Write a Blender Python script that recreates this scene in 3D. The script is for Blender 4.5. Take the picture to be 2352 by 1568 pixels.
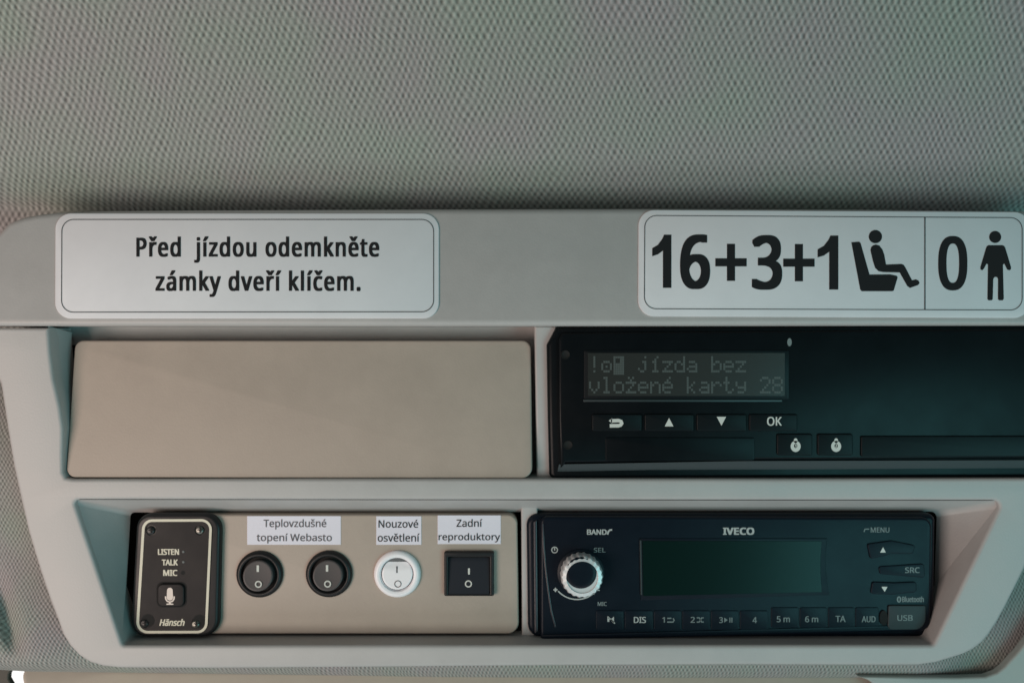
import bpy, bmesh, math, random
from mathutils import Vector
from mathutils.geometry import tessellate_polygon
random.seed(7)
scene = bpy.context.scene
C = scene.collection
for o in list(bpy.data.objects):
    bpy.data.objects.remove(o)

# ------------------------------------------------------------------ camera, world, lamps
D = 0.42                     # metres from the lens to the console's front face
S = 0.0002                   # metres per unit of the 2352-wide measuring grid on that face
cam_d = bpy.data.cameras.new('camera')
cam = bpy.data.objects.new('camera', cam_d); C.objects.link(cam)
cam.location = (0, -D, 0); cam.rotation_euler = (math.pi/2, 0, 0)
cam_d.sensor_width = 36
cam_d.lens = 36*D/(2352*S)
cam_d.clip_start = 0.01; cam_d.clip_end = 50
cam_d.dof.use_dof = True; cam_d.dof.focus_distance = D-0.008; cam_d.dof.aperture_fstop = 7.0
scene.camera = cam

world = bpy.data.worlds.new('World'); scene.world = world
world.use_nodes = True
bg = world.node_tree.nodes['Background']
bg.inputs[0].default_value = (0.62, 0.76, 0.74, 1); bg.inputs[1].default_value = 0.13

def area(name, loc, target, size, power, color):
    l = bpy.data.lights.new(name, 'AREA'); l.shape = 'RECTANGLE'
    l.size, l.size_y = size; l.energy = power; l.color = color
    o = bpy.data.objects.new(name, l); C.objects.link(o)
    o.location = loc
    o.rotation_euler = (Vector(target)-Vector(loc)).to_track_quat('-Z', 'Y').to_euler()
    return o
# daylight through the cab's side windows and the windscreen below
area('near_window_light', (-0.54, -0.58, -0.22), (-0.10, 0, 0), (0.42, 0.42), 4.1, (1.0, 0.80, 0.71))
area('far_window_light', (0.72, -0.95, -0.36), (0.08, 0, 0), (0.6, 0.6), 4.0, (0.28, 0.92, 0.96))
area('windscreen_light', (0.0, -0.55, -0.85), (0, 0, -0.02), (1.5, 0.4), 2.3, (0.90, 0.96, 1.0))

vs = scene.view_settings
vs.view_transform = 'Standard'; vs.look = 'None'; vs.exposure = 0; vs.gamma = 1; vs.use_curve_mapping = False
scene.cycles.max_bounces = 6

# ------------------------------------------------------------------ helpers
def P(px, py, y=0.0):
    k = S*(D+y)/D
    return Vector(((px-1176)*k, y, (784-py)*k))

def zc(ox, oy, sc):
    """measuring-crop coordinates -> grid coordinates"""
    f = 2352/4096
    return lambda x, y: ((ox+x/sc)*f, (oy+y/sc)*f)
ZI = zc(400, 1950, 2.4117)       # intercom
ZS = zc(900, 1950, 1.8816)       # switches
ZT = zc(2100, 1250, 2.1382)      # tachograph
ZU = zc(3050, 1250, 2.2400)      # tachograph, far end
ZR = zc(2050, 1950, 2.0076)      # radio
ZQ = zc(3100, 2000, 2.6129)      # radio, far end
ZP = zc(3300, 780, 2.7514)       # pictograms
ZD = zc(2500, 780, 2.6133)       # digits
def mp(z, pts): return [z(*p) for p in pts]

def tag(o, label=None, cat=None, group=None, kind=None):
    if label: o['label'] = label
    if cat: o['category'] = cat
    if group: o['group'] = group
    if kind: o['kind'] = kind
    return o

def thing(name, loc, label, cat, group=None):
    o = bpy.data.objects.new(name, None); C.objects.link(o)
    o.location = loc; o.empty_display_size = 0.01
    return tag(o, label, cat, group)

def link(name, me, mat, parent=None, smooth=35):
    if mat: 
        me.materials.clear(); me.materials.append(mat)
    if smooth:
        me.shade_smooth()
        me.set_sharp_from_angle(angle=math.radians(smooth))
    o = bpy.data.objects.new(name, me); C.objects.link(o)
    if parent is not None:
        o.parent = parent
        p = parent; off = Vector((0, 0, 0))
        while p: off += p.location; p = p.parent
        o.location = -off + Vector((0, 0, 0))
    return o

def area2(pts):
    return sum(pts[i-1][0]*pts[i][1]-pts[i][0]*pts[i-1][1] for i in range(len(pts)))/2

def inset(pts, d):
    """offset a CCW ring inwards by d (2-D)"""
    n = len(pts); out = []
    for i in range(n):
        a, b, c = Vector(pts[i-1]), Vector(pts[i]), Vector(pts[(i+1) % n])
        e1, e2 = (b-a), (c-b)
        if e1.length < 1e-9 or e2.length < 1e-9:
            out.append(tuple(b)); continue
        n1 = Vector((-e1.y, e1.x)).normalized(); n2 = Vector((-e2.y, e2.x)).normalized()
        m = n1+n2
        if m.length < 1e-6: out.append(tuple(b)); continue
        m.normalize()
        out.append(tuple(b+m*(d/max(0.35, m.dot(n1)))))
    return out

def slab(name, ring, y0, y1, bevel, mat, parent=None, holes=(), segs=4, smooth=35, me_only=False, wall=True):
    """a moulded piece: outline (grid units) at front depth y0 (number or function), back at y1, rounded front edge"""
    f = y0 if callable(y0) else (lambda a, b: y0)
    def face_y(x, z, y):
        if not callable(y0): return y
        for _ in range(4):
            k = S*(D+y)/D; y = f(1176+x/k, 784-z/k)
        return y
    def conv(r):
        pts = []
        for (a, b) in r:
            v = P(a, b, f(a, b)); pts.append((v.x, v.z, v.y))
        return pts
    rings = []
    for i, r in enumerate([ring]+list(holes)):
        q = conv(r)
        ccw = area2(q) > 0
        if (i == 0) != ccw: q = q[::-1]
        rings.append(q)
    verts, faces = [], []
    tops = []
    for q in rings:
        xy = [(a, b) for a, b, _ in q]; n = len(q)
        levels = []
        if wall: levels.append((0, None))
        if bevel > 0:
            for k in range(segs+1):
                t = k/segs*math.pi/2
                levels.append((bevel*(1-math.cos(t)), bevel*(1-math.sin(t))))
        else:
            levels.append((0, 0))
        base = len(verts)
        for (ins, dy) in levels:
            r2 = inset(xy, ins) if ins > 0 else xy
            for j in range(n):
                yy = y1 if dy is None else (face_y(r2[j][0], r2[j][1], q[j][2]) if ins > 0 else q[j][2])+dy
                verts.append((r2[j][0], yy, r2[j][1]))
        for l in range(len(levels)-1):
            for j in range(n):
                a = base+l*n+j; b = base+l*n+(j+1) % n
                faces.append((a, b, b+n, a+n))
        tops.append(list(range(base+(len(levels)-1)*n, base+len(levels)*n)))
    flat = [[Vector((verts[i][0], verts[i][2], 0)) for i in t] for t in tops]
    idx = [i for t in tops for i in t]
    if len(tops) == 1:
        faces.append(tuple(tops[0]))
    else:
        for tri in tessellate_polygon(flat): faces.append(tuple(idx[i] for i in tri))
    me = bpy.data.meshes.new(name); me.from_pydata(verts, [], faces)
    bm = bmesh.new(); bm.from_mesh(me)
    bmesh.ops.recalc_face_normals(bm, faces=bm.faces)
    # make sure the front looks towards -y
    s = sum(fc.normal.y*fc.calc_area() for fc in bm.faces)
    if s > 0: bmesh.ops.reverse_faces(bm, faces=bm.faces)
    bm.to_mesh(me); bm.free()
    if me_only: return me
    return link(name, me, mat, parent, smooth)

def rrect(x0, y0, x1, y1, r, n=6):
    return rpoly([(x0, y0), (x1, y0), (x1, y1), (x0, y1)], r, n)

def rpoly(c, r, n=6):
    """polygon with rounded corners; r a number or one per corner"""
    out = []; m = len(c)
    rs = r if isinstance(r, (list, tuple)) else [r]*m
    for i in range(m):
        a, b, d = Vector(c[i-1]), Vector(c[i]), Vector(c[(i+1) % m])
        u, v = (a-b), (d-b); lu, lv = u.length, v.length
        u.normalize(); v.normalize()
        ang = u.angle(v)
        if rs[i] <= 0 or ang > math.pi-0.01: out.append(tuple(b)); continue
        t = min(rs[i]/math.tan(ang/2), lu*0.49, lv*0.49)
        p, q = b+u*t, b+v*t
        for k in range(n+1):
            s = k/n
            # quadratic arc through the corner, near-circular
            w = math.cos((math.pi-ang)/2)
            den = (1-s)**2+2*w*s*(1-s)+s*s
            pt = (p*(1-s)**2+b*(2*w*s*(1-s))+q*s*s)/den
            out.append((pt.x, pt.y))
    return out

def circ(cx, cy, r, n=40, ry=None):
    ry = ry or r
    return [(cx+r*math.cos(2*math.pi*i/n), cy+ry*math.sin(2*math.pi*i/n)) for i in range(n)]

def stroke(pts, w):
    """a polyline turned into an outline of width w"""
    L, R = [], []
    for i, p in enumerate(pts):
        a = Vector(pts[max(0, i-1)]); b = Vector(pts[min(len(pts)-1, i+1)])
        d = (b-a).normalized(); nrm = Vector((-d.y, d.x))
        L.append(tuple(Vector(p)+nrm*w/2)); R.append(tuple(Vector(p)-nrm*w/2))
    return L+R[::-1]

def joined(name, meshes, mat, parent=None, smooth=35):
    bm = bmesh.new()
    for m in meshes:
        bm.from_mesh(m); bpy.data.meshes.remove(m)
    me = bpy.data.meshes.new(name); bm.to_mesh(me); bm.free()
    return link(name, me, mat, parent, smooth)

try:
    FONT = bpy.data.fonts.load(bpy.utils.system_resource('DATAFILES')+'/fonts/NotoSansHebrew-Regular.woff2')   # a typeface that ships with Blender
except Exception:
    FONT = None
INK = 0.00012
def ink(ring, y, holes=(), t=INK):
    """a printed mark: very thin raised film on a face at depth y"""
    if callable(y): return slab('ink', ring, lambda a, b: y(a, b)-t, 0, 0, None, holes=holes, me_only=True, wall=False)
    return slab('ink', ring, y-t, y, 0, None, holes=holes, me_only=True, wall=False)

def text(body, box, y, weight=0.0, shear=0.0, spacing=1.0, t=INK, rot=0.0):
    """words fitted into box (x0,y0,x1,y1 in grid units) on a face at depth y"""
    cu = bpy.data.curves.new('words', 'FONT'); cu.body = body; cu.size = 1
    if FONT: cu.font = FONT
    cu.shear = shear; cu.space_character = spacing; cu.resolution_u = 5
    o = bpy.data.objects.new('words', cu); C.objects.link(o)
    dg = bpy.context.evaluated_depsgraph_get(); dg.update()
    me = bpy.data.meshes.new_from_object(o.evaluated_get(dg))
    bpy.data.objects.remove(o); bpy.data.curves.remove(cu)
    xs = [v.co.x for v in me.vertices]; ys = [v.co.y for v in me.vertices]
    ax, bx, ay, by = min(xs), max(xs), min(ys), max(ys)
    w = weight; wv = weight*0.55
    x0, y0, x1, y1 = box[0]+w, box[1]+wv, box[2]-w, box[3]-wv
    f = y if callable(y) else (lambda a, b: y)
    # heavier faces are struck several times, each a hair's breadth to one side
    shifts = [(0, 0)] if weight <= 0 else [(-w, -wv), (w, wv), (-w, wv), (w, -wv), (0, wv), (0, -wv), (-w, 0), (w, 0)]
    if weight > 2.5: shifts += [(-w/2, wv), (w/2, wv), (-w/2, -wv), (w/2, -wv)]
    base = [v.co.copy() for v in me.vertices]
    polys = [tuple(p.vertices) for p in me.polygons]
    bpy.data.meshes.remove(me)
    V, F = [], []
    for k, (sx, sy) in enumerate(shifts):
        o0 = len(V)
        for c in base:
            u = x0+(c.x-ax)/(bx-ax)*(x1-x0)+sx; q = y1+(c.y-ay)/(by-ay)*(y0-y1)+sy
            q += rot*(u-(x0+x1)/2)
            V.append(P(u, q, f(u, q)-t-k*7e-6))
        F += [tuple(o0+i for i in p) for p in polys]
    me = bpy.data.meshes.new('words'); me.from_pydata(V, [], F)
    return me

def lathe(name, cx, cy, prof, mat, parent=None, n=64, squash=1.0, smooth=40, me_only=False, knurl=None):
    """turned piece about an axis along y; prof: (radius grid units, depth y)"""
    c0 = P(cx, cy, prof[0][1]); verts, faces = [], []
    for (r, yy) in prof:
        for i in range(n):
            a = 2*math.pi*i/n
            rr = r*S
            if knurl: rr *= knurl(a, r)
            verts.append((c0.x+rr*math.cos(a), yy, c0.z+rr*math.sin(a)*squash))
    m = len(prof)
    for k in range(m-1):
        for i in range(n):
            a = k*n+i; b = k*n+(i+1) % n
            faces.append((a, b, b+n, a+n))
    faces.append(tuple(range((m-1)*n, m*n)))
    me = bpy.data.meshes.new(name); me.from_pydata(verts, [], faces)
    bm = bmesh.new(); bm.from_mesh(me); bmesh.ops.recalc_face_normals(bm, faces=bm.faces)
    if sum(f.normal.y*f.calc_area() for f in bm.faces) > 0: bmesh.ops.reverse_faces(bm, faces=bm.faces)
    bm.to_mesh(me); bm.free()
    if me_only: return me
    return link(name, me, mat, parent, smooth)

# ------------------------------------------------------------------ materials
def plastic(name, col, rough=0.5, grain=0.0, gscale=2600, spec=0.5, mottle=0.0, coat=0.0):
    m = bpy.data.materials.new(name); m.use_nodes = True
    nt = m.node_tree; b = nt.nodes['Principled BSDF']
    b.inputs['Base Color'].default_value = (*col, 1); b.inputs['Roughness'].default_value = rough
    b.inputs['Specular IOR Level'].default_value = spec
    b.inputs['Coat Weight'].default_value = coat
    tc = nt.nodes.new('ShaderNodeTexCoord')
    if grain > 0:
        n = nt.nodes.new('ShaderNodeTexNoise'); n.inputs['Scale'].default_value = gscale; n.inputs['Detail'].default_value = 3
        nt.links.new(tc.outputs['Object'], n.inputs['Vector'])
        bp = nt.nodes.new('ShaderNodeBump'); bp.inputs['Strength'].default_value = grain; bp.inputs['Distance'].default_value = 0.0002
        nt.links.new(n.outputs['Fac'], bp.inputs['Height']); nt.links.new(bp.outputs['Normal'], b.inputs['Normal'])
    if mottle > 0:
        n2 = nt.nodes.new('ShaderNodeTexNoise'); n2.inputs['Scale'].default_value = 38; n2.inputs['Detail'].default_value = 8
        n2.inputs['Roughness'].default_value = 0.7
        nt.links.new(tc.outputs['Object'], n2.inputs['Vector'])
        mr = nt.nodes.new('ShaderNodeMapRange'); mr.inputs['From Min'].default_value = 0.3; mr.inputs['From Max'].default_value = 0.7
        mr.inputs['To Min'].default_value = 1-mottle; mr.inputs['To Max'].default_value = 1+mottle
        nt.links.new(n2.outputs['Fac'], mr.inputs['Value'])
        mx = nt.nodes.new('ShaderNodeVectorMath'); mx.operation = 'SCALE'; mx.inputs[0].default_value = col
        nt.links.new(mr.outputs['Result'], mx.inputs['Scale']); nt.links.new(mx.outputs['Vector'], b.inputs['Base Color'])
        mr2 = nt.nodes.new('ShaderNodeMapRange'); mr2.inputs['From Min'].default_value = 0.3; mr2.inputs['From Max'].default_value = 0.7
        mr2.inputs['To Min'].default_value = rough-0.06; mr2.inputs['To Max'].default_value = rough+0.06
        nt.links.new(n2.outputs['Fac'], mr2.inputs['Value']); nt.links.new(mr2.outputs['Result'], b.inputs['Roughness'])
    return m

M = {}
M['grey'] = plastic('grey_plastic', (0.43, 0.415, 0.408), 0.48, 0.30, 1000, mottle=0.05)
M['beige'] = plastic('beige_plastic', (0.395, 0.325, 0.275), 0.55, 0.30, 1000, mottle=0.06)
M['white'] = plastic('white_vinyl', (0.77, 0.76, 0.79), 0.4, mottle=0.03)
M['paper'] = plastic('label_paper', (0.70, 0.68, 0.76), 0.6, mottle=0.02)
M['ink'] = plastic('black_print', (0.012, 0.012, 0.014), 0.5)
M['greyink'] = plastic('grey_print', (0.09, 0.08, 0.09), 0.6)
M['thin'] = plastic('border_print', (0.10, 0.105, 0.11), 0.5)
M['black'] = plastic('black_plastic', (0.010, 0.010, 0.011), 0.42, 0.15, 3000, mottle=0.1, spec=0.35)
M['rocker'] = plastic('rocker_plastic', (0.062, 0.055, 0.056), 0.5, 0.1, 3000)
M['black2'] = plastic('dark_plastic', (0.010, 0.009, 0.0095), 0.5, 0.15, 3000, mottle=0.1, spec=0.22)
M['radio'] = plastic('radio_plastic', (0.003, 0.0065, 0.013), 0.36, 0.1, 3000, mottle=0.1, spec=0.18)
M['radio2'] = plastic('radio_key_plastic', (0.0042, 0.0085, 0.0155), 0.40, 0.1, 3000, mottle=0.1, spec=0.18)
M['usb'] = plastic('usb_cover_rubber', (0.022, 0.032, 0.036), 0.6)
M['tacho'] = plastic('tachograph_plastic', (0.0028, 0.0045, 0.006), 0.34, 0.1, 3000, mottle=0.1, spec=0.14)
M['tacho2'] = plastic('tachograph_key_plastic', (0.0035, 0.0055, 0.007), 0.4, 0.1, 3000, spec=0.16)
M['hole'] = plastic('hole_shade', (0.002, 0.002, 0.002), 0.8)  # near-black stands in for the shade inside holes and gaps
M['legend'] = plastic('white_legend', (0.62, 0.62, 0.58), 0.5)
M['dim'] = plastic('grey_legend', (0.17, 0.20, 0.20), 0.5)
M['faint'] = plastic('faint_legend', (0.10, 0.12, 0.12), 0.5)
M['radiolegend'] = plastic('radio_legend', (0.40, 0.42, 0.41), 0.5)
M['cream'] = plastic('cream_print', (0.62, 0.58, 0.47), 0.5)
M['lcd'] = plastic('lcd_glass', (0.024, 0.024, 0.022), 0.25)
M['lcdink'] = plastic('lcd_dots', (0.072, 0.080, 0.076), 0.4)
M['screen'] = plastic('radio_display_glass', (0.001, 0.010, 0.008), 0.22, spec=0.2)
M['whiteplastic'] = plastic('white_plastic', (0.86, 0.84, 0.87), 0.35)
M['chrome'] = plastic('knob_silver', (0.66, 0.67, 0.68), 0.35)
M['chrome'].node_tree.nodes['Principled BSDF'].inputs['Metallic'].default_value = 0.25
M['steel'] = plastic('screw_steel', (0.20, 0.20, 0.18), 0.35)
M['steel'].node_tree.nodes['Principled BSDF'].inputs['Metallic'].default_value = 0.9
M['darksteel'] = plastic('dark_screw', (0.02, 0.02, 0.02), 0.35)
M['trim'] = plastic('trim_plastic', (0.55, 0.49, 0.42), 0.5, mottle=0.04)
M['pale'] = plastic('pale_trim_plastic', (0.36, 0.38, 0.36), 0.55, 0.1, mottle=0.04)
M['pillar'] = plastic('dark_trim', (0.05, 0.045, 0.035), 0.6)

def fabric():
    m = bpy.data.materials.new('woven_headliner_cloth'); m.use_nodes = True
    nt = m.node_tree; b = nt.nodes['Principled BSDF']; N = nt.nodes.new; L = nt.links.new
    b.inputs['Roughness'].default_value = 0.9; b.inputs['Specular IOR Level'].default_value = 0.15
    b.inputs['Sheen Weight'].default_value = 0.1
    uv = N('ShaderNodeUVMap'); uv.uv_map = 'cloth'
    # yarns wander a little
    wn = N('ShaderNodeTexNoise'); wn.inputs['Scale'].default_value = 70; wn.inputs['Detail'].default_value = 3
    L(uv.outputs[0], wn.inputs['Vector'])
    sub = N('ShaderNodeVectorMath'); sub.operation = 'SUBTRACT'; sub.inputs[1].default_value = (0.5, 0.5, 0.5)
    L(wn.outputs['Color'], sub.inputs[0])
    sc = N('ShaderNodeVectorMath'); sc.operation = 'SCALE'; sc.inputs['Scale'].default_value = 0.0026
    L(sub.outputs[0], sc.inputs[0])
    ad = N('ShaderNodeVectorMath'); ad.operation = 'ADD'; L(uv.outputs[0], ad.inputs[0]); L(sc.outputs[0], ad.inputs[1])
    sp = N('ShaderNodeSeparateXYZ'); L(ad.outputs[0], sp.inputs[0])
    def wave(src, pitch, fn='SINE'):
        mu = N('ShaderNodeMath'); mu.operation = 'MULTIPLY'; mu.inputs[1].default_value = 2*math.pi/pitch; L(src, mu.inputs[0])
        s = N('ShaderNodeMath'); s.operation = fn; L(mu.outputs[0], s.inputs[0]); return s.outputs[0]
    # lean of the stitches
    ln = N('ShaderNodeMath'); ln.operation = 'MULTIPLY_ADD'; ln.inputs[1].default_value = 0.10
    L(sp.outputs[1], ln.inputs[0]); L(sp.outputs[0], ln.inputs[2])
    # rows of stitches drift sideways over a few centimetres
    dn = N('ShaderNodeTexNoise'); dn.inputs['Scale'].default_value = 14; dn.inputs['Detail'].default_value = 2
    L(uv.outputs[0], dn.inputs['Vector'])
    dr = N('ShaderNodeMath'); dr.operation = 'MULTIPLY_ADD'; dr.inputs[1].default_value = 0.012; L(dn.outputs['Fac'], dr.inputs[0]); L(ln.outputs[0], dr.inputs[2])
    ln = dr
    su = wave(ln.outputs[0], 0.0032); sv = wave(sp.outputs[1], 0.0059)
    pr = N('ShaderNodeMath'); pr.operation = 'MULTIPLY'; L(su, pr.inputs[0]); L(sv, pr.inputs[1])
    an = N('ShaderNodeTexNoise'); an.inputs['Scale'].default_value = 170; an.inputs['Detail'].default_value = 2
    L(uv.outputs[0], an.inputs['Vector'])
    am = N('ShaderNodeMapRange'); am.inputs['From Min'].default_value = 0.3; am.inputs['From Max'].default_value = 0.7
    am.inputs['To Min'].default_value = 0.33; am.inputs['To Max'].default_value = 0.75; L(an.outputs['Fac'], am.inputs['Value'])
    h = N('ShaderNodeMath'); h.operation = 'MULTIPLY_ADD'; L(am.outputs['Result'], h.inputs[1]); h.inputs[2].default_value = 0.5
    L(pr.outputs[0], h.inputs[0])
    fn = N('ShaderNodeTexNoise'); fn.inputs['Scale'].default_value = 900; fn.inputs['Detail'].default_value = 4
    L(uv.outputs[0], fn.inputs['Vector'])
    hh = N('ShaderNodeMath'); hh.operation = 'MULTIPLY_ADD'; hh.inputs[1].default_value = 0.55
    L(fn.outputs['Fac'], hh.inputs[0]); L(h.outputs[0], hh.inputs[2])
    bp = N('ShaderNodeBump'); bp.inputs['Strength'].default_value = 0.45; bp.inputs['Distance'].default_value = 0.0007
    L(hh.outputs[0], bp.inputs['Height']); L(bp.outputs['Normal'], b.inputs['Normal'])
    big = N('ShaderNodeTexNoise'); big.inputs['Scale'].default_value = 16; big.inputs['Detail'].default_value = 4
    L(uv.outputs[0], big.inputs['Vector'])
    r1 = N('ShaderNodeMapRange'); r1.inputs['From Min'].default_value = 0.1; r1.inputs['From Max'].default_value = 1.4
    r1.inputs['To Min'].default_value = 0.0; r1.inputs['To Max'].default_value = 1.0; L(hh.outputs[0], r1.inputs['Value'])
    mx = N('ShaderNodeMix'); mx.data_type = 'RGBA'
    mx.inputs['A'].default_value = (0.13, 0.127, 0.12, 1); mx.inputs['B'].default_value = (0.43, 0.42, 0.40, 1)
    L(r1.outputs['Result'], mx.inputs['Factor'])
    tn = N('ShaderNodeMix'); tn.data_type = 'RGBA'; tn.blend_type = 'MULTIPLY'; tn.inputs['Factor'].default_value = 1
    cr = N('ShaderNodeMix'); cr.data_type = 'RGBA'; cr.inputs['A'].default_value = (0.91, 1.0, 0.935, 1); cr.inputs['B'].default_value = (1.0, 0.935, 0.985, 1)
    r2 = N('ShaderNodeMapRange'); r2.inputs['From Min'].default_value = 0.35; r2.inputs['From Max'].default_value = 0.65; L(big.outputs['Fac'], r2.inputs['Value'])
    L(r2.outputs['Result'], cr.inputs['Factor'])
    L(mx.outputs['Result'], tn.inputs['A']); L(cr.outputs['Result'], tn.inputs['B'])
    L(tn.outputs['Result'], b.inputs['Base Color'])
    return m
M['cloth'] = fabric()

# ------------------------------------------------------------------ the setting: cloth-covered ceiling
def lerp_pts(pts, x):
    if x <= pts[0][0]: return pts[0][1]
    for (a, b), (c, d) in zip(pts, pts[1:]):
        if x <= c: return b+(d-b)*(x-a)/(c-a)
    return pts[-1][1]
def sstep(a, b, x):
    t = max(0, min(1, (x-a)/(b-a))); return t*t*(3-2*t)

HEM = [(-400, 1530), (0, 1537), (60, 1541), (230, 1543), (400, 1545), (700, 1549), (1000, 1554), (1300, 1556), (1900, 1556), (2000, 1556), (2352, 1556), (2800, 1558)]
def cloth_depth(px, py):
    """depth of the headliner behind a grid position"""
    t = (478-py)*S                       # metres above the console's top edge
    if t >= -0.01:
        y = 0.030-0.46*max(t, 0)+0.7*max(t-0.05, 0)**2
        y += 0.014*math.exp(-max(t, 0)/0.013)
        y -= 0.00*t
    else:
        y = 0.046
    low = sstep(700, 1100, py)
    if low > 0:
        yl = 0.024+0.010*sstep(2100, 2260, px)
        # lies closer to the console at its lower rim and rolls under at the hem
        hem = lerp_pts(HEM, px)
        d = hem-py
        yl += 0.016*math.exp(-max(d, 0)/9.0)
        yl -= 0.010*sstep(260, 40, px)*sstep(1250, 1500, py)
        # a crease in the cloth beside the console
        cx = 12+(py-1400)*0.24
        yl += 0.006*math.exp(-((px-cx)/20.0)**2)*sstep(1270, 1400, py)*sstep(1530, 1440, py)
        y = y*(1-low)+yl*low
    return y

def inside(ring, x, y):
    c = False
    for i in range(len(ring)):
        (x1, y1), (x2, y2) = ring[i-1], ring[i]
        if (y1 > y) != (y2 > y) and x < (x2-x1)*(y-y1)/(y2-y1)+x1: c = not c
    return c
CORE = [(70, 620), (2420, 620), (2380, 1150), (2300, 1330), (2180, 1480), (250, 1490), (175, 1440), (120, 1300), (85, 1150), (50, 950)]
def build_ceiling():
    xs = [-420+i*9 for i in range(int(3200/9)+1)]
    nv = 300
    verts, faces, uvs = [], [], []
    for j in range(nv+1):
        v = j/nv
        for px in xs:
            hem = lerp_pts(HEM, px)
            # finer rows towards the hem
            py = hem-(hem+620)*(v**1.25)
            p = P(px, py, 0.06 if inside(CORE, px, py) else cloth_depth(px, py)); verts.append(p)
    w = len(xs)
    for j in range(nv):
        for i in range(w-1):
            a = j*w+i; faces.append((a, a+1, a+w+1, a+w))
    me = bpy.data.meshes.new('ceiling'); me.from_pydata(verts, [], faces)
    # lengths along the cloth, taken in the middle column
    col = []
    for j in range(nv+1):
        py = 1550-(1550+620)*((j/nv)**1.25)
        col.append(P(1176, py, 0.024 if py > 700 else cloth_depth(1176, py)))
    arc = [0.0]
    for j in range(1, nv+1): arc.append(arc[-1]+(col[j]-col[j-1]).length)
    ul = me.uv_layers.new(name='cloth')
    for lp in me.loops:
        i = lp.vertex_index; j = i//w
        px = xs[i % w]; py = 784-verts[i].z/(S*(D+verts[i].y)/D)
        k = 1.0 if py < 800 else 1.75
        ul.data[lp.index].uv = (verts[i].x*k, arc[j]*(1.0 if k == 1 else 1.9))
    o = link('ceiling', me, M['cloth'], None, 0)
    me.shade_smooth()
    tag(o, 'grey woven cloth headliner above and around the console', kind='structure')
build_ceiling()

# ------------------------------------------------------------------ overhead console
con = thing('overhead_console', (0, 0.03, 0), 'large light grey moulded overhead console holding devices and switches', 'console')
left_edge = [(-60, 753), (-40, 800), (-18, 840), (0, 882), (14, 975), (29, 1067), (46, 1145), (63, 1218), (80, 1276), (97, 1330), (114, 1380), (131, 1424),
             (143, 1457), (159, 1483), (181, 1506), (205, 1521), (235, 1530), (275, 1534)]
bottom_edge = [(500, 1535), (900, 1532), (1300, 1528.5), (1700, 1527), (2050, 1528), (2110, 1527.5), (2150, 1522), (2187, 1511), (2215, 1502), (2237, 1491), (2257, 1476), (2274, 1456), (2294, 1425), (2313, 1390), (2333, 1350), (2354, 1308),
               (2385, 1230), (2415, 1120), (2435, 980), (2450, 840), (2460, 753)]
notch = [(2400, 753), (2400, 1090), (2390, 1098), (1800, 1099), (1200, 1099), (700, 1099), (166, 1100), (150, 1097), (144, 1085), (143, 1040), (144, 985), (136, 930), (122, 870), (114, 810), (110, 753)]
frame_ring = left_edge+bottom_edge+notch
low_open = rpoly([(168, 1147), (2304, 1149), (2144, 1481), (281, 1482)], [10, 14, 10, 10], 5)
slab('fascia', frame_ring, 0.0, 0.022, 0.0017, M['grey'], con, holes=[low_open], segs=5)

# header band that carries the two signs
band = [(-70, 748), (-66, 640), (-48, 585), (-25, 555), (0, 529), (16, 512), (34, 504), (56, 497), (90, 491), (129, 487), (250, 483), (500, 481), (1000, 479), (1500, 478), (2000, 480), (2352, 484),
        (2430, 492), (2480, 540), (2500, 640), (2500, 747), (1800, 748), (1000, 749)]
BY = -0.0055
def plane(b0, y0, b1, y1):
    """depth of a truly flat face that passes through two rows of the grid"""
    z0, z1 = P(0, b0, y0).z, P(0, b1, y1).z
    m = (y1-y0)/(z1-z0)
    def f(a, b):
        q = (784-b)*S
        return (y0-m*z0+m*q)/(1-m*q/D)
    return f
BYF = plane(748, -0.0055, 480, 0.0110)      # leans back towards its top edge
def off(f, d): return lambda a, b: f(a, b)+d
slab('header_band', band, BYF, 0.05, 0.0032, M['grey'], con, segs=7)

# walls of the recesses
def loft(name, ra, ya, rb, yb, mat, parent, closed=True):
    fa = ya if callable(ya) else (lambda a, b: ya); fb = yb if callable(yb) else (lambda a, b: yb)
    n = len(ra); verts = [P(a, b, fa(a, b)) for a, b in ra]+[P(a, b, fb(a, b)) for a, b in rb]
    faces = [(i, (i+1) % n, n+(i+1) % n, n+i) for i in range(n if closed else n-1)]
    me = bpy.data.meshes.new(name); me.from_pydata(verts, [], faces)
    return link(name, me, mat, parent, 40)
in_low = rpoly([(300, 1176), (2152, 1174), (2142, 1464), (284, 1466)], [10, 14, 10, 10], 5)
loft('recess_wall', low_open, 0.0018, in_low, 0.0215, M['grey'], con)
ua = [(110, 748), (110, 753), (114, 810), (122, 870), (136, 930), (144, 985), (143, 1040), (144, 1085), (150, 1097)]
ub = [(166, 764), (165, 766), (162, 810), (159, 870), (155, 930), (151, 985), (147, 1040), (147, 1085), (152, 1098)]
loft('recess_wall', ua, 0.0018, ub, lambda a, b: 0.019-0.016*sstep(760, 1050, b), M['grey'], con, closed=False)
loft('recess_roof', [(110, 735), (1268, 735)], 0.024, [(160, 792), (1268, 792)], 0.0285, M['grey'], con, closed=False)
slab('back_plate', [(60, 700), (2480, 700), (2480, 1510), (220, 1510)], 0.036, 0.04, 0, M['hole'], con)
# web between the upper slots and between the lower ones
slab('slot_divider', [(1228, 749), (1278, 749), (1278, 1099), (1233, 1099)], 0.0075, 0.03, 0.0012, M['grey'], con)
slab('slot_floor', [(1215, 735), (1250, 749), (1250, 1099), (1215, 1099)], 0.0285, 0.03, 0, M['grey'], con)
slab('slot_divider', [(1197, 1160), (1235, 1160), (1235, 1485), (1199, 1485)], 0.0150, 0.03, 0.001, M['grey'], con)

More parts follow.
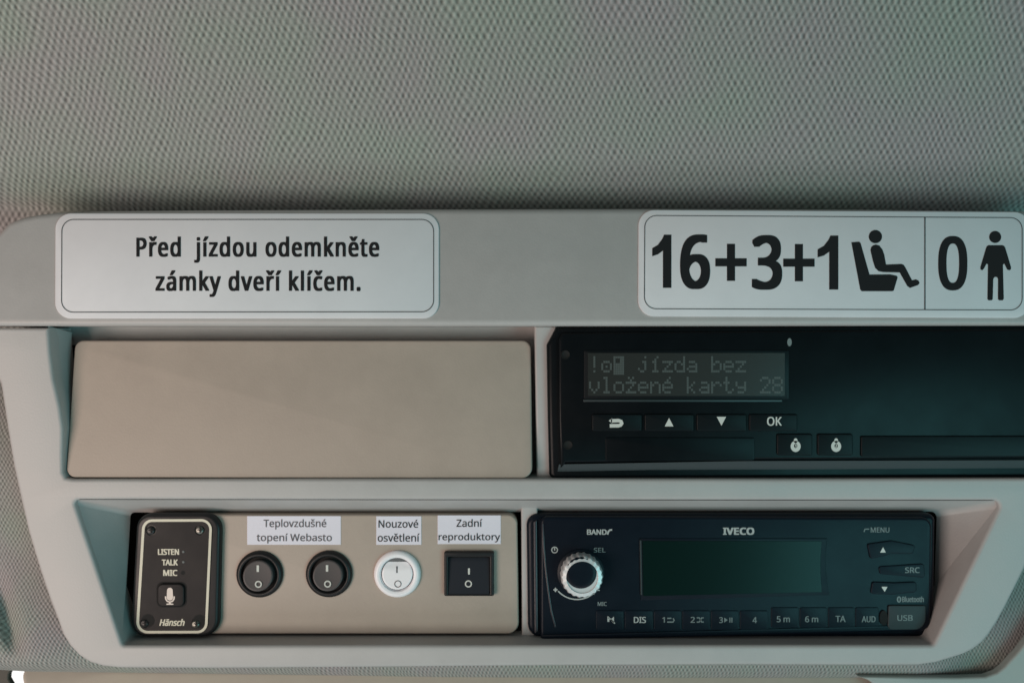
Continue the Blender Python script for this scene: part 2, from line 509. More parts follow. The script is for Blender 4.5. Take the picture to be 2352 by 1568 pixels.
# ------------------------------------------------------------------ beige cover in the upper slot
cover_y = plane(782, 0.0125, 1096, 0.0020)
cp = slab('cover_plate', rpoly([(172, 782), (1219, 782), (1223, 1098), (151, 1096)], [20, 20, 24, 20]), cover_y, 0.028, 0.0009, M['beige'])
tag(cp, 'wide blank beige cover closing the slot beside the tachograph', 'cover')

# ------------------------------------------------------------------ signs
def sign(name, label, ring, inner, lines):
    t = thing(name, P(sum(p[0] for p in ring)/len(ring), sum(p[1] for p in ring)/len(ring), BY), label, 'sign')
    slab('plate', ring, off(BYF, -0.0007), 0.02, 0.0003, M['white'], t, segs=2)
    return t
SY = off(BYF, -0.0007)
s1 = sign('information_sign', 'white sign with two lines of black Czech words asking to unlock the doors', rpoly([(127, 490), (1008, 490), (1008, 731), (126, 731)], 36, 8), None, None)
slab('border_line', rpoly([(141, 503), (997, 503), (997, 717), (140, 718)], 28, 8), off(SY, -INK), 0.02, 0, M['thin'], s1, holes=[rpoly([(143, 505.2), (995, 505.2), (995, 714.8), (142, 715.8)], 26, 8)], wall=False)
joined('lettering', [text('Před  jízdou odemkněte', (313, 543, 871, 603.5), SY, 1.7, spacing=1.12), text('zámky dveří klíčem.', (357, 621, 828, 682), SY, 1.7, spacing=1.12)], M['ink'], s1, 0)

s2 = sign('capacity_sign', 'white sign giving seat count 16+3+1 and 0 standing with seated and standing figures', rpoly([(1467, 482), (2366, 487), (2366, 730), (1466, 726)], 36, 8), None, None)
slab('border_line', rpoly([(1480, 494), (2349, 499), (2349, 713), (1479, 710)], 28, 8), off(SY, -INK), 0.02, 0, M['thin'], s2,
     holes=[rpoly([(1482, 496), (2123, 499.7), (2123, 710.3), (1481, 708)], [26, 2, 2, 26], 8), rpoly([(2126, 499.8), (2347, 501), (2347, 711), (2126, 710.2)], [2, 26, 26, 2], 8)], wall=False)
def one(x0, y0, x1, y1):
    w, h = x1-x0, y1-y0
    return [(x0+w*.62, y0), (x1, y0), (x1, y1), (x0+w*.56, y1), (x0+w*.56, y0+h*.30), (x0+w*.30, y0+h*.37), (x0, y0+h*.405), (x0, y0+h*.255), (x0+w*.30, y0+h*.19), (x0+w*.52, y0+h*.08)]
def plus(x0, y0, x1, y1, w):
    cx, cy = (x0+x1)/2, (y0+y1)/2; h = w/2
    return [(cx-h, y0), (cx+h, y0), (cx+h, cy-h), (x1, cy-h), (x1, cy+h), (cx+h, cy+h), (cx+h, y1), (cx-h, y1), (cx-h, cy+h), (x0, cy+h), (x0, cy-h), (cx-h, cy-h)]
def sup(cx, cy, a, b, n=56):
    g = lambda v: math.copysign(abs(v)**0.8, v)
    return [(cx+a*g(math.cos(2*math.pi*i/n)), cy+b*g(math.sin(2*math.pi*i/n))) for i in range(n)]
dig = [ink(one(1498, 539, 1542, 661), SY), ink(one(1878, 541, 1925.5, 665), SY),
       ink(plus(1643, 560, 1715, 645, 18.5), SY), ink(plus(1799, 560.5, 1871, 646, 18.5), SY),
       text('6', (1562, 538.5, 1631, 664), SY, 5.0), text('3', (1727, 540, 1796.5, 665.5), SY, 5.0)]
dig.append(ink(sup(2188.5, 604.5, 33.5, 62.5), SY, holes=[sup(2188.5, 604.5, 14.5, 45)]))
joined('lettering', dig, M['ink'], s2, 0)
seat = mp(ZP, [(290, 520), (376, 513), (392, 530), (490, 875), (720, 873), (788, 888), (800, 905), (757, 1050), (740, 1058), (405, 1058), (388, 1040)])
sitter = mp(ZP, [(500, 605), (508, 575), (530, 553), (560, 545), (598, 556), (632, 600), (652, 655), (672, 765), (840, 758), (865, 768), (882, 792), (958, 938), (1000, 928), (1028, 940), (1041, 968), (1025, 990), (935, 1022), (905, 1000), (822, 852), (640, 848), (590, 838), (552, 802), (527, 725)])
joined('seat_pictogram', [ink(seat, SY), ink(sitter, SY), ink(mp(ZP, circ(555, 458, 73)), SY)], M['ink'], s2, 0)
stander = mp(ZP, [(1772, 585), (1782, 562), (1802, 552), (1950, 552), (1972, 560), (1984, 580), (2048, 795), (2046, 818), (2028, 828), (2006, 820), (1972, 752), (1958, 770), (1968, 1140), (1956, 1158), (1916, 1158), (1904, 1145), (1905, 925), (1897, 906), (1880, 900), (1862, 906), (1852, 925), (1846, 1145), (1834, 1158), (1800, 1158), (1788, 1145), (1794, 765), (1778, 755), (1748, 812), (1730, 828), (1712, 818), (1710, 795)])
joined('person_pictogram', [ink(stander, SY), ink(mp(ZP, circ(1873, 462, 66)), SY)], M['ink'], s2, 0)

# ------------------------------------------------------------------ tachograph
TY = 0.0035
tach = thing('tachograph', P(1900, 930, 0.02), 'wide black tachograph with a two-line grey display and small white key symbols', 'tachograph')
tout = [ZT(265, 128), (2450, 744), (2450, 1097), (1500, 1100)]+mp(ZT, [(262, 1436), (232, 1420), (208, 1385), (196, 900), (186, 275)])
slab('housing', tout, TY, 0.028, 0.0022, M['tacho'], tach, segs=3)
# raised front inside the surround, sloping away along its lower edge
tf = [ZT(322, 175), (2445, 755), (2445, 1053)]+[(1700, 1056), (1300, 1063), ZT(306, 1330), ZT(288, 900), ZT(285, 240)]
fy = TY-0.0022
slab('front', tf, fy, TY+0.001, 0.0012, M['tacho'], tach, segs=3)
# lower slope
lo = [P(1284, 1066, TY-0.0014), P(1700, 1058.5, TY-0.0014), P(2447, 1056, TY-0.0014), P(2447, 1094, TY+0.0016), P(*ZT(262, 1428), TY+0.0016)]
nl = len(lo)
me = bpy.data.meshes.new('lower_lip')
lo2 = [Vector((v.x, TY+0.003, v.z)) for v in lo]
me.from_pydata(lo+lo2, [], [tuple(range(nl)), tuple(range(2*nl-1, nl-1, -1))]+[(i, nl+i, nl+(i+1) % nl, (i+1) % nl) for i in range(nl)])
bm = bmesh.new(); bm.from_mesh(me); bmesh.ops.recalc_face_normals(bm, faces=bm.faces); bm.to_mesh(me); bm.free()
M['lit_edge'] = plastic('tachograph_lit_edge', (0.020, 0.030, 0.033), 0.4)  # paler than the housing: light caught on the slope, put into the colour
link('lower_lip', me, M['lit_edge'], tach)
for c in ((347, 358), (370, 1130)):
    x, y = ZT(*c)
    lathe('release_hole', x, y, [(10.5, fy-0.00005), (9.5, fy-0.0003), (8.6, fy-0.0001), (8.2, fy-0.00005)], M['hole'], tach, 28)
# display
win = mp(ZT, [(505, 318), (2260, 318), (2260, 740), (505, 740)])
slab('display_window', rpoly(win, 5), fy-0.0003, fy, 0.0002, M['tacho2'], tach, segs=2)
lcd = slab('display', mp(ZT, [(538, 345), (2222, 345), (2222, 712), (538, 712)]), fy-0.0005, fy, 0.0, M['lcd'], tach)
G = {
 '!': ['00100','00100','00100','00100','00100','00000','00100','00000'],
 '@': ['00000','00000','01110','10001','10101','10001','01110','00000'],
 '#': ['11111','10011','10011','11111','11111','11111','11111','11111'],
 'j': ['00010','00000','00110','00010','00010','10010','01100','00000'],
 'í': ['00010','00100','01100','00100','00100','00100','01110','00000'],
 'z': ['00000','00000','11111','00010','00100','01000','11111','00000'],
 'ž': ['01010','00100','11111','00010','00100','01000','11111','00000'],
 'd': ['00001','00001','01101','10011','10001','10001','01111','00000'],
 'a': ['00000','00000','01110','00001','01111','10001','01111','00000'],
 'b': ['10000','10000','10110','11001','10001','10001','11110','00000'],
 'e': ['00000','00000','01110','10001','11111','10000','01110','00000'],
 'é': ['00010','00100','01110','10001','11111','10000','01110','00000'],
 'v': ['00000','00000','10001','10001','10001','01010','00100','00000'],
 'l': ['01100','00100','00100','00100','00100','00100','01110','00000'],
 'o': ['00000','00000','01110','10001','10001','10001','01110','00000'],
 'n': ['00000','00000','10110','11001','10001','10001','10001','00000'],
 'k': ['10000','10000','10010','10100','11000','10100','10010','00000'],
 'r': ['00000','00000','10110','11001','10000','10000','10000','00000'],
 't': ['01000','01000','11100','01000','01000','01001','00110','00000'],
 'y': ['00000','00000','10001','10001','01111','00001','01110','00000'],
 '2': ['01110','10001','00001','00010','00100','01000','11111','00000'],
 '8': ['01110','10001','10001','01110','10001','10001','01110','00000'],
}
dots = []
for row, (line, y0, y1) in enumerate((('!@# jízda bez', 372, 532), ('vložené karty 28', 548, 712))):
    for ci, ch in enumerate(line):
        if ch not in G: continue
        cw = 1670/16; x0 = 548+ci*cw; dx = cw*0.88/5; dy = (y1-y0)/8
        for r, bits in enumerate(G[ch]):
            for k, bt in enumerate(bits):
                if bt == '1':
                    a, b = x0+k*dx, y0+r*dy
                    dots.append(ink(mp(ZT, [(a, b), (a+dx*.92, b), (a+dx*.92, b+dy*.92), (a, b+dy*.92)]), fy-0.0005))
joined('display_text', dots, M['lcdink'], lcd, 0)
slab('window_highlight', mp(ZT, [(498, 742), (2200, 742), (2200, 762), (498, 762)]), fy-0.0007, fy, 0.0002, M['lit_edge'], tach, segs=2)  # thin pale strip paints the highlight under the display
slab('logo_mark', mp(ZU, circ(242, 265, 20, 20, 36)), fy-INK, fy, 0, M['dim'], tach, wall=False)

def key(parent, ring, y, mats, legend=None, h=0.0009, lmat='legend', bev=0.0004):
    k = slab('button', ring, y-h, y+0.001, bev, mats, parent, segs=3)
    if legend: joined('legend', legend(y-h), M[lmat], k, 0)
    return k
kz = lambda a, b: rpoly(mp(ZT, [(a, 868), (b, 868), (b, 1012), (a, 1012)]), 4)
back = lambda y: [ink(stroke(mp(ZT, [(735, 925), (800, 922), (822, 930), (828, 945), (818, 960), (800, 966), (725, 967)]), 8.2), y),
                  ink(mp(ZT, [(716, 924), (745, 902), (745, 946)]), y)]
key(tach, kz(575, 1000), fy, M['tacho2'], back)
key(tach, kz(1025, 1445), fy, M['tacho2'], lambda y: [ink(mp(ZT, [(1195, 972), (1232, 900), (1270, 972)]), y)])
key(tach, kz(1470, 1895), fy, M['tacho2'], lambda y: [ink(mp(ZT, [(1640, 890), (1720, 890), (1680, 966)]), y)])
key(tach, kz(1920, 2330), fy, M['tacho2'], lambda y: [text('OK', ZT(2070, 890)+ZT(2196, 966), y, 0.5)])
for ci, ch in ((297, '1'), (660, '2')):
    ring = rpoly(mp(ZU, [(ci-165, 1085), (ci+150, 1085), (ci+150, 1278), (ci-165, 1278)]), 5)
    def lg(y, ci=ci, ch=ch):
        body = ink(mp(ZU, circ(ci, 1197, 45, 24, 50)), y, holes=[mp(ZU, circ(ci, 1192, 15, 14, 20))])
        return [body, ink(mp(ZU, circ(ci, 1146, 17, 16, 22)), y), text(ch, ZU(ci-7, 1178)+ZU(ci+7, 1206), y, 0.5)]
    key(tach, ring, fy, M['tacho2'], lg)
slab('card_drawer', rpoly([ZU(885, 1105), (2442, ZU(0, 1105)[1]), (2442, ZU(0, 1290)[1]), ZU(885, 1290)], 4), fy-0.0009, fy, 0.0004, M['tacho2'], tach, segs=3)
slab('printer_drawer', rpoly(mp(ZT, [(690, 1066), (1965, 1066), (1965, 1262), (690, 1268)]), 5), fy-0.0003, fy, 0.0002, M['tacho'], tach, segs=3)

# ------------------------------------------------------------------ switch plate, labels, switches
WY = 0.0135
sp = slab('switch_plate', rpoly([(330, 1182), (1188, 1182), (1192, 1455), (330, 1455)], [10, 22, 26, 10]), WY, 0.030, 0.0009, M['beige'])
tag(sp, 'beige mounting plate that holds the intercom and four rocker switches', 'plate')

def sticker(label, box, lines, mat='ink'):
    a, b, c, d = box
    t = thing('paper_label', P(*ZS((a+c)/2, (b+d)/2), WY), label, 'label', 'printed labels above the switches')
    slab('paper', mp(ZS, [(a, b), (c, b), (c, d), (a, d)]), WY-0.00025, WY-0.00002, 0.0001, M['paper'], t, segs=1)
    joined('lettering', [text(tx, ZS(x0, y0)+ZS(x1, y1), WY-0.00025, 0.25) for tx, x0, y0, x1, y1 in lines], M[mat], t, 0)
sticker('white paper label reading Teplovzdušné topení Webasto above two black switches', (166, 212, 872, 428), [('Teplovzdušné', 290, 236, 762, 313), ('topení Webasto', 238, 344, 804, 418)], 'greyink')
sticker('small white paper label reading Nouzové osvětlení above the white switch', (1138, 213, 1478, 428), [('Nouzové', 1155, 240, 1454, 300), ('osvětlení', 1149, 344, 1464, 405)])
sticker('white paper label reading Zadní reproduktory above the square switch', (1600, 207, 2076, 423), [('Zadní', 1742, 235, 1936, 294), ('reproduktory', 1607, 341, 2070, 410)])

def round_switch(cx, cy, label, white=False):
    x, y = ZS(cx, cy); k = 2352/4096/1.8816
    R = 181*k
    t = thing('rocker_switch', P(x, y, WY), label, 'switch', 'rocker switches on the beige plate')
    mb = M['whiteplastic'] if white else M['black']
    mr = M['whiteplastic'] if white else M['rocker']
    c0 = P(x, y, WY)
    ri = 125*k if white else 122*k
    def bez(r, dy): return (r, WY+dy)
    prof = [bez(R, 0.0004), bez(R, -0.0006), bez(R*0.985, -0.0012), bez(R*0.95, -0.0017), bez(R*0.88, -0.0022), bez(R*0.83, -0.0023), bez(R*(0.74 if white else 0.78), -0.0020), bez(R*(0.70 if white else 0.75), -0.0013), bez(R*(0.69 if white else 0.745), -0.00005)]
    # ring
    me = lathe('bezel', x, y, prof, None, me_only=True)
    bm = bmesh.new(); bm.from_mesh(me)
    bmesh.ops.delete(bm, geom=[f for f in bm.faces if len(f.verts) > 8], context='FACES'); bm.to_mesh(me); bm.free()
    link('bezel', me, mb, t, 40)
    if not white:
        lathe('well', x, y, [(R*0.76, WY-0.0001), (R*0.75, WY-0.00012)], M['hole'], t, 40)
    else:
        lathe('well', x, y, [(R*0.70, WY-0.0001), (R*0.69, WY-0.00012)], M['thin'], t, 40)
    # rocker: round cap with two faces meeting in a shallow valley, upper half pressed in
    n = 48; rr = R*(0.655 if white else 0.63)*S
    verts, faces = [], []
    def cap(u, v):      # u right, v up in units of rr
        if white: return -0.0016+0.0003*v+(0.0030*max(v-0.35, 0))
        return -0.0040+0.0013*v-0.0003*(u*u+v*v)
    rings = [0.0, 0.25, 0.5, 0.72, 0.88, 0.96, 1.0, 1.0]
    for q, f in enumerate(rings):
        for i in range(n):
            a = 2*math.pi*i/n; u, v = f*math.cos(a), f*math.sin(a)
            yy = WY+cap(u, v)
            if q == 6: yy += 0.00025
            if q == 7: yy = WY-0.00005
            verts.append((c0.x+u*rr, yy, c0.z+v*rr))
    for q in range(len(rings)-1):
        for i in range(n):
            a = q*n+i; b = q*n+(i+1) % n
            faces.append((a, a+n, b+n, b))
    me = bpy.data.meshes.new('rocker'); me.from_pydata(verts, [], faces)
    bm = bmesh.new(); bm.from_mesh(me); bmesh.ops.remove_doubles(bm, verts=bm.verts, dist=1e-7); bmesh.ops.recalc_face_normals(bm, faces=bm.faces); bm.to_mesh(me); bm.free()
    rk = link('rocker', me, mr, t, 50)
    def face_y(a, b):
        v = P(a, b, WY); return WY+cap((v.x-c0.x)/rr, (v.z-c0.z)/rr)
    ix, iy = ZS(cx-18 if not white else cx-5, cy-38 if not white else cy-28)
    ox, oy = ZS(cx-14 if not white else cx+2, cy+80)
    w = 5.6 if not white else 3.2
    marks = [ink([(ix-w/2, iy-7.5), (ix+w/2, iy-7.5), (ix+w/2, iy+7.5), (ix-w/2, iy+7.5)], face_y), 
             ink(circ(ox, oy, 8.2, 28), face_y, holes=[circ(ox, oy, 5.0 if not white else 6.4, 24)])]
    joined('marking', marks, M['legend'] if not white else M['greyink'], rk, 0)
round_switch(265, 645, 'round black rocker switch beside the intercom, under the start of the wide label')
round_switch(786, 643, 'round black rocker switch beside the white one, under the end of the wide label')
round_switch(1299, 643, 'round white rocker switch, the only white one', True)

sx0, sy0 = ZS(1648, 482); sx1, sy1 = ZS(2025, 815)
t = thing('rocker_switch', P((sx0+sx1)/2, (sy0+sy1)/2, WY), 'square black rocker switch under the label reading Zadní reproduktory', 'switch', 'rocker switches on the beige plate')
ix0, iy0 = ZS(1680, 520); ix1, iy1 = ZS(1992, 803)
slab('bezel', rrect(sx0, sy0, sx1, sy1, 4), WY-0.0026, WY-0.00005, 0.0006, M['black'], t, holes=[rrect(ix0, iy0, ix1, iy1, 2)])
a, b = P(ix0+1, iy0+1, WY), P(ix1-1, iy1-1, WY)
prof = [(a.z, WY-0.0003), (a.z-0.0006, WY-0.0005), (a.z-(a.z-b.z)*0.12, WY-0.0007), (a.z-(a.z-b.z)*0.55, WY-0.0013), (b.z+0.0003, WY-0.0021), (b.z, WY-0.0019), (b.z, WY-0.0001)]
verts = [(a.x, y, z) for z, y in prof]+[(b.x, y, z) for z, y in prof]; n = len(prof)
faces = [(i, i+1, n+i+1, n+i) for i in range(n-1)]+[tuple(range(n))[::-1], tuple(range(n, 2*n))]
me = bpy.data.meshes.new('rocker'); me.from_pydata(verts, [], faces)
bm = bmesh.new(); bm.from_mesh(me); bmesh.ops.recalc_face_normals(bm, faces=bm.faces); bm.to_mesh(me); bm.free()
M['navy'] = plastic('blue_black_plastic', (0.010, 0.013, 0.020), 0.35)
rk = link('rocker', me, M['navy'], t, 30)
slab('well', rrect(ix0-2, iy0-2, ix1+2, iy1+2, 2), WY-0.0001, WY-0.00002, 0, M['hole'], t)
def sq_y(x, y):
    z = P(x, y, WY).z
    pts = sorted((zz, yy) for zz, yy in prof[:5])
    return lerp_pts(pts, z)-0.0001
ix, iy = ZS(1836, 628); ox, oy = ZS(1832, 722)
joined('marking', [ink([(ix-2.2, iy-7), (ix+2.2, iy-7), (ix+2.2, iy+7), (ix-2.2, iy+7)], sq_y), ink(circ(ox, oy, 8.2, 28), sq_y, holes=[circ(ox, oy, 5.4, 24)])], M['legend'], rk, 0)

# ------------------------------------------------------------------ intercom
IY = 0.0098
it = thing('intercom', P(405, 1320, 0.02), 'small black screwed-down intercom with cream outline and microphone button', 'intercom')
body = rpoly(mp(ZI, [(352, 252), (1166, 248), (1138, 1440), (288, 1442)]), [34, 38, 40, 34], 8)
line_o = rpoly(mp(ZI, [(410, 303), (1083, 300), (1034, 1402), (344, 1404)]), [24, 24, 24, 26], 8)
line_i = rpoly(mp(ZI, [(434, 328), (1058, 325), (1010, 1377), (372, 1378)]), [18, 18, 18, 20], 8)
holes = [mp(ZI, circ(*c, 52, 32)) for c in ((492, 408), (966, 406), (440, 1300), (935, 1300))]
slab('housing', body, IY, WY-0.0001, 0.0018, M['black'], it, segs=4)
slab('face', rpoly(mp(ZI, [(414, 306), (1079, 303), (1030, 1398), (348, 1400)]), [23, 23, 23, 25], 8), IY-0.0004, IY, 0, M['black2'], it, holes=holes)
slab('outline', line_o, IY-0.0004-INK, IY, 0, M['cream'], it, holes=[line_i], wall=False)
for i, (cx, cy) in enumerate(((492, 410), (964, 406), (432, 1304), (926, 1311))):
    x, y = ZI(cx, cy); bright = i in (1, 3)
    sc_ = lathe('screw', x, y, [(10.2, IY+0.0001), (10.2, IY-0.0004), (9.2, IY-0.0008), (6, IY-0.0011), (1, IY-0.0012)], M['steel'] if bright else M['darksteel'], it, 28)
    w = 2.4; l = 6.2
    slab('cross_slot', [(x-w/2, y-l), (x+w/2, y-l), (x+w/2, y-w/2), (x+l, y-w/2), (x+l, y+w/2), (x+w/2, y+w/2), (x+w/2, y+l), (x-w/2, y+l), (x-w/2, y+w/2), (x-l, y+w/2), (x-l, y-w/2), (x-w/2, y-w/2)], IY-0.0013, IY-0.0009, 0, M['hole'], sc_)
for c in ((462, 1280), (958, 1286)):
    slab('counterbore_shade', mp(ZI, circ(*c, 64, 32)), IY-0.00046, IY-0.0002, 0, M['hole'], it)  # flat black disc stands in for the shade round the sunk screw
FI = IY-0.0004
joined('lettering', [text('LISTEN', ZI(558, 588)+ZI(763, 646), FI, 0.8), text('TALK', ZI(596, 690)+ZI(751, 747), FI, 0.8), text('MIC', ZI(609, 789)+ZI(747, 849), FI, 0.8),
                     text('Hänsch', ZI(572, 1262)+ZI(818, 1330), FI, 0.8, shear=0.3)], M['cream'], it, 0)
for cy in (617, 716):
    slab('indicator_lamp', mp(ZI, circ(802, cy, 12, 14)), FI-0.0002, FI, 0.0001, M['faint'], it, segs=1)
slab('microphone_hole', mp(ZI, circ(800, 819, 21, 18)), FI-0.00005, FI, 0, M['hole'], it, wall=False)
slab('button_well', rpoly(mp(ZI, [(545, 905), (838, 905), (838, 1152), (545, 1152)]), 14), FI-0.00006, FI, 0, M['hole'], it, wall=False)
bt = slab('button', rpoly(mp(ZI, [(552, 925), (812, 925), (812, 1148), (552, 1148)]), 13), FI-0.0012, FI+0.001, 0.0007, M['black2'], it)
mic = [ink(rpoly(mp(ZI, [(648, 962), (700, 962), (706, 1085), (642, 1085)]), 14), FI-0.0012),
       ink(stroke(mp(ZI, [(632, 1045), (634, 1070), (648, 1092), (674, 1100), (700, 1092), (714, 1070), (716, 1045)]), 3.4), FI-0.00125),
       ink(mp(ZI, [(667, 1095), (681, 1095), (681, 1112), (708, 1116), (708, 1126), (640, 1126), (640, 1116), (667, 1112)]), FI-0.00128)]
M['pinkish'] = plastic('mic_symbol_print', (0.70, 0.60, 0.54), 0.5)
joined('microphone_symbol', mic, M['pinkish'], bt, 0)

# ------------------------------------------------------------------ radio
RY = 0.0115
ra = thing('car_radio', P(1680, 1325, 0.02), 'black car radio with silver ringed volume knob and dark display', 'radio')
sleeve = rpoly([ZR(112, 212), (2150, 1180), (2146, 1463), ZR(125, 1205)], [26, 16, 20, 30], 8)
slab('sleeve', sleeve, RY+0.0010, 0.030, 0.0022, M['radio'], ra, segs=4)
M['sleeve'] = plastic('sleeve_highlight_grey', (0.035, 0.033, 0.042), 0.35)  # lighter grey puts the sleeve edge's highlight into the colour
slab('sleeve_highlight', mp(ZR, [(168, 275), (196, 262), (206, 1150), (178, 1170)]), RY-0.0004, RY+0.002, 0.0006, M['sleeve'], ra, segs=2)
faceR = rpoly([ZR(226, 232), (2141, 1188), (2137, 1449), ZR(226, 1228)], [16, 22, 24, 10], 8)
slab('faceplate', faceR, RY-0.0018, RY+0.002, 0.0012, M['radio'], ra, segs=4)
FR = RY-0.0018
slab('lower_step', [ZR(236, 1182), (2120, 1434), (2120, 1440), ZR(240, 1200)], FR-0.0006, FR, 0.0003, M['radio2'], ra, segs=2)
slab('side_groove', stroke(mp(ZR, [(243, 285), (250, 450), (265, 640), (288, 830), (312, 990), (345, 1118)]), 4.2), FR-0.0004, FR, 0.00025, M['sleeve'], ra, segs=2)
# display: window, glass
win = mp(ZR, [(1018, 405), (1018, 890)])
wr = [ZR(1022, 408), (1900, 1236)]+mp(ZQ, [(545, 410), (530, 560), (530, 720), (545, 860), (572, 990)])+[ZR(1030, 902)]
slab('display_frame', wr, FR-0.0005, FR, 0.0003, M['radio2'], ra, segs=2)
dr = [ZR(1044, 425)]+mp(ZQ, [(490, 425), (478, 600), (478, 760), (492, 960)])+[ZR(1050, 868)]
slab('display', dr, FR-0.0007, FR, 0.0001, M['screen'], ra, segs=1)
slab('window_edge', mp(ZR, [(1022, 420), (1037, 420), (1042, 700), (1044, 860), (1030, 860)]), FR-0.0010, FR, 0.0002, M['usb'], ra, segs=1)
# knob
kx, ky = ZR(548, 678); kk = 2352/4096/2.0076
kn = thing('volume_knob', (0, 0, 0), None, None)
kn.parent = ra; kn.location = P(kx, ky, FR)-Vector(ra.location)
def knurl(a, r): 
    return 1+0.022*math.cos(22*a) if r > 140*kk else 1.0
lathe('knob_body', kx, ky, [(196*kk, FR+0.0003), (192*kk, FR-0.0006), (178*kk, FR-0.0010), (166*kk, FR-0.0012)], M['radio2'], kn, 88)
kz0 = P(kx, ky, FR)
lathe('knob_ring', kx, ky, [(168*kk, FR), (168*kk, FR-0.0075), (164*kk, FR-0.0084), (157*kk, FR-0.0090), (129*kk, FR-0.0094), (126*kk, FR-0.0088)], M['chrome'], kn, 132, knurl=knurl)
lathe('knob_cap', kx, ky, [(126.5*kk, FR-0.0080), (126.5*kk, FR-0.0089), (122*kk, FR-0.0091), (90*kk, FR-0.0092), (40*kk, FR-0.0092), (2*kk, FR-0.0092)], M['radio'], kn, 64)
arc = [(548-30+205*math.cos(t_), 690+205*math.sin(t_)) for t_ in [math.radians(d_) for d_ in range(48, 141, 5)]]
lett = [text('BAND', ZR(598, 333)+ZR(757, 376), FR, 0.7), ink(stroke(mp(ZR, [(763, 374), (770, 350), (783, 338), (800, 337)]), 4), FR),
        text('IVECO', ZR(1690, 318)+ZR(1942, 377), FR, 1.3, spacing=1.06),
        ink(mp(ZR, circ(338, 498, 27, 28)), FR, holes=[mp(ZR, circ(338, 498, 19, 24))]), ink(mp(ZR, [(334, 482), (343, 482), (343, 502), (334, 502)]), FR),
        ink(stroke(mp(ZR, arc), 2.8), FR), ink(mp(ZR, [(640, 838), (668, 822), (655, 858)]), FR),
        ink(plus(*ZR(329, 802), *ZR(361, 834), 3.2), FR), ink(mp(ZR, [(670, 817), (700, 817), (700, 826), (670, 826)]), FR)]
joined('lettering', lett, M['radiolegend'], ra, 0)
fl = [text('SEL', ZR(652, 480)+ZR(747, 518), FR, 0.35), text('MIC', ZR(684, 914)+ZR(757, 947), FR, 0.35),
      text('MENU', ZQ(1000, 282)+ZQ(1196, 336), FR, 0.35), ink(stroke(mp(ZQ, [(930, 330), (940, 300), (985, 300)]), 2.6), FR)]
joined('faint_lettering', fl, M['dim'], ra, 0)
# bottom row of keys
xs_ = [670, 898, 1132, 1360, 1590, 1822, 2050]
by0, by1 = 985, 1140
def rkey(z, x0, y0, x1, y1, legend, lmat='dim', mat='radio2', r=4):
    return key(ra, rpoly(mp(z, [(x0, y0), (x1, y0), (x1, y1), (x0, y1)]), r), FR, M[mat], legend, 0.00035, lmat, 0.0002)
KF = lambda y: y
def mute(y): return [ink(mp(ZR, [(762, 1040), (778, 1040), (778, 1074), (762, 1074)]), y), ink(mp(ZR, [(784, 1058), (815, 1032), (815, 1084)]), y), ink(stroke(mp(ZR, [(764, 1032), (822, 1088)]), 3), y)]
rkey(ZR, 672, by0, 893, by1, mute, 'radiolegend')
rkey(ZR, 903, by0, 1128, by1, lambda y: [text('DIS', ZR(974, 1034)+ZR(1072, 1084), y, 0.5)], 'radiolegend')
rkey(ZR, 1138, by0, 1356, by1, lambda y: [text('1', ZR(1203, 1036)+ZR(1224, 1080), y, 0.5), ink(stroke(mp(ZR, [(1242, 1046), (1276, 1046)]), 3), y), ink(stroke(mp(ZR, [(1242, 1076), (1290, 1076), (1298, 1062), (1290, 1046)]), 3), y)])
rkey(ZR, 1366, by0, 1586, by1, lambda y: [text('2', ZR(1430, 1034)+ZR(1465, 1082), y, 0.5), ink(stroke(mp(ZR, [(1480, 1042), (1500, 1042), (1520, 1076), (1535, 1076)]), 3), y), ink(stroke(mp(ZR, [(1480, 1076), (1500, 1076), (1520, 1042), (1535, 1042)]), 3), y)])
rkey(ZR, 1596, by0, 1818, by1, lambda y: [text('3', ZR(1660, 1036)+ZR(1690, 1084), y, 0.5), ink(mp(ZR, [(1700, 1040), (1728, 1060), (1700, 1080)]), y), ink(mp(ZR, [(1742, 1040), (1750, 1040), (1750, 1080), (1742, 1080)]), y), ink(mp(ZR, [(1758, 1040), (1766, 1040), (1766, 1080), (1758, 1080)]), y)])
rkey(ZR, 1828, by0, 2052, by1, lambda y: [text('4', ZR(1927, 1036)+ZR(1963, 1084), y, 0.5)])
qy0, qy1 = 1118, 1330
rkey(ZQ, -38, qy0, 248, qy1, lambda y: [text('5 m', ZQ(18, 1208)+ZQ(156, 1272), y, 0.5)])
rkey(ZQ, 260, qy0, 545, qy1, lambda y: [text('6 m', ZQ(314, 1208)+ZQ(452, 1272), y, 0.5)])
rkey(ZQ, 557, qy0, 830, qy1, lambda y: [text('TA', ZQ(632, 1204)+ZQ(738, 1270), y, 0.5)])
rkey(ZQ, 842, qy0, 1085, qy1, lambda y: [text('AUD', ZQ(906, 1208)+ZQ(1052, 1272), y, 0.5)])
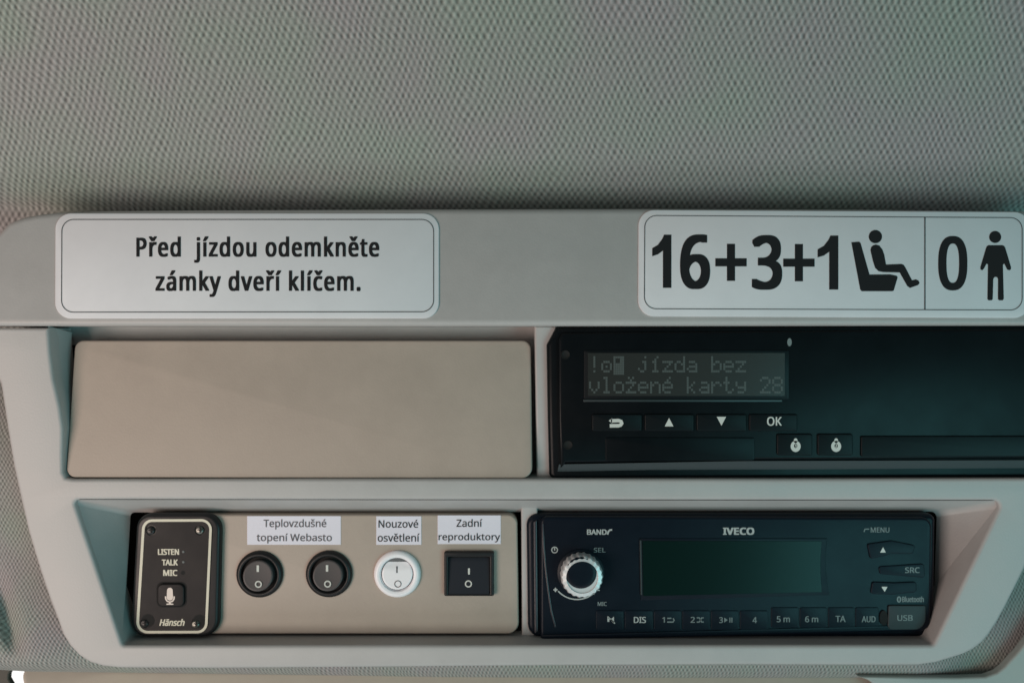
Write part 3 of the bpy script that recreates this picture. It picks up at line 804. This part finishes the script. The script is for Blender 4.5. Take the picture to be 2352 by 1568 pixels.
# navigation pad: two fan-shaped keys and a source key
key(ra, rpoly(mp(ZQ, [(965, 455), (1220, 420), (1470, 470), (1440, 560), (1230, 560), (1000, 615)]), 6), FR, M['radio2'], lambda y: [ink(mp(ZQ, [(1098, 545), (1130, 488), (1158, 545)]), y)], 0.0008, 'legend')
key(ra, rpoly(mp(ZQ, [(1080, 690), (1560, 660), (1570, 810), (1100, 770)]), 6), FR, M['radio2'], lambda y: [text('SRC', ZQ(1358, 698)+ZQ(1512, 758), y, 0.5)], 0.0006, 'dim')
key(ra, rpoly(mp(ZQ, [(1020, 850), (1250, 860), (1480, 850), (1480, 960), (1230, 985), (1000, 980)]), 6), FR, M['radio2'], lambda y: [ink(mp(ZQ, [(1112, 902), (1176, 902), (1146, 955)]), y)], 0.0008, 'legend')
bl = [ink(mp(ZQ, circ(1296, 1034, 24, 20, 33)), FR, holes=[mp(ZQ, circ(1296, 1034, 8, 12, 20))]), text('Bluetooth', ZQ(1328, 1002)+ZQ(1556, 1062), FR, 0.5)]
joined('wireless_mark', bl, M['dim'], ra, 0)
uc = key(ra, rpoly(mp(ZQ, [(1190, 1098), (1576, 1098), (1576, 1352), (1180, 1352)]), [4, 4, 26, 10]), FR, M['usb'], lambda y: [text('USB', ZQ(1278, 1196)+ZQ(1440, 1258), y, 0.5)], 0.0010, 'dim')
uc.name = 'usb_cover'
slab('finger_notch', mp(ZQ, circ(1138, 1228, 42, 24, 78)), FR-0.00075, FR, 0, M['hole'], ra, wall=True)

# ------------------------------------------------------------------ below the hem
wt = slab('windscreen_trim', rpoly([(40, 1526), (1300, 1545), (2150, 1545), (2180, 1640), (70, 1640)], [30, 0, 0, 0, 10]), lambda a, b: 0.043-0.00015*(b-1530), 0.047, 0.002, M['trim'])
tag(wt, 'dull beige trim strip along the windscreen below the cloth hem', 'trim strip')
pt = slab('pillar_trim', rpoly([(-300, 1505), (30, 1530), (20, 1548), (19, 1558), (26, 1570), (60, 1640), (-300, 1640)], 4), 0.045, 0.048, 0.001, M['pillar'])
tag(pt, 'dark pillar trim beside the bright gap below the hem', 'pillar trim')
ct = slab('corner_trim', [(1972, 1553), (2100, 1555), (2200, 1556), (2264, 1554), (2290, 1545), (2308, 1531), (2322, 1515), (2338, 1498), (2354, 1478), (2400, 1410), (2520, 1380), (2520, 1700), (2060, 1700), (2020, 1580), (1995, 1562)], 0.0255, 0.030, 0.0012, M['pale'])
tag(ct, 'pale grey curved corner trim below the rounded end of the console', 'corner trim')
# glowing plane added for the bright spot between the pillar and the trim
me = bpy.data.meshes.new('glow_patch'); a_, b_ = P(-150, 1450, 0.3), P(300, 1750, 0.3)
me.from_pydata([(a_.x, .3, a_.z), (b_.x, .3, a_.z), (b_.x, .3, b_.z), (a_.x, .3, b_.z)], [], [(0, 1, 2, 3)])
sm = bpy.data.materials.new('patch_glow'); sm.use_nodes = True
e = sm.node_tree.nodes['Principled BSDF']; e.inputs['Emission Color'].default_value = (1, 0.97, 0.98, 1); e.inputs['Emission Strength'].default_value = 0.65
tag(link('glow_patch', me, sm, None, 0), 'bright patch of sky in the gap below the headliner', kind='structure')
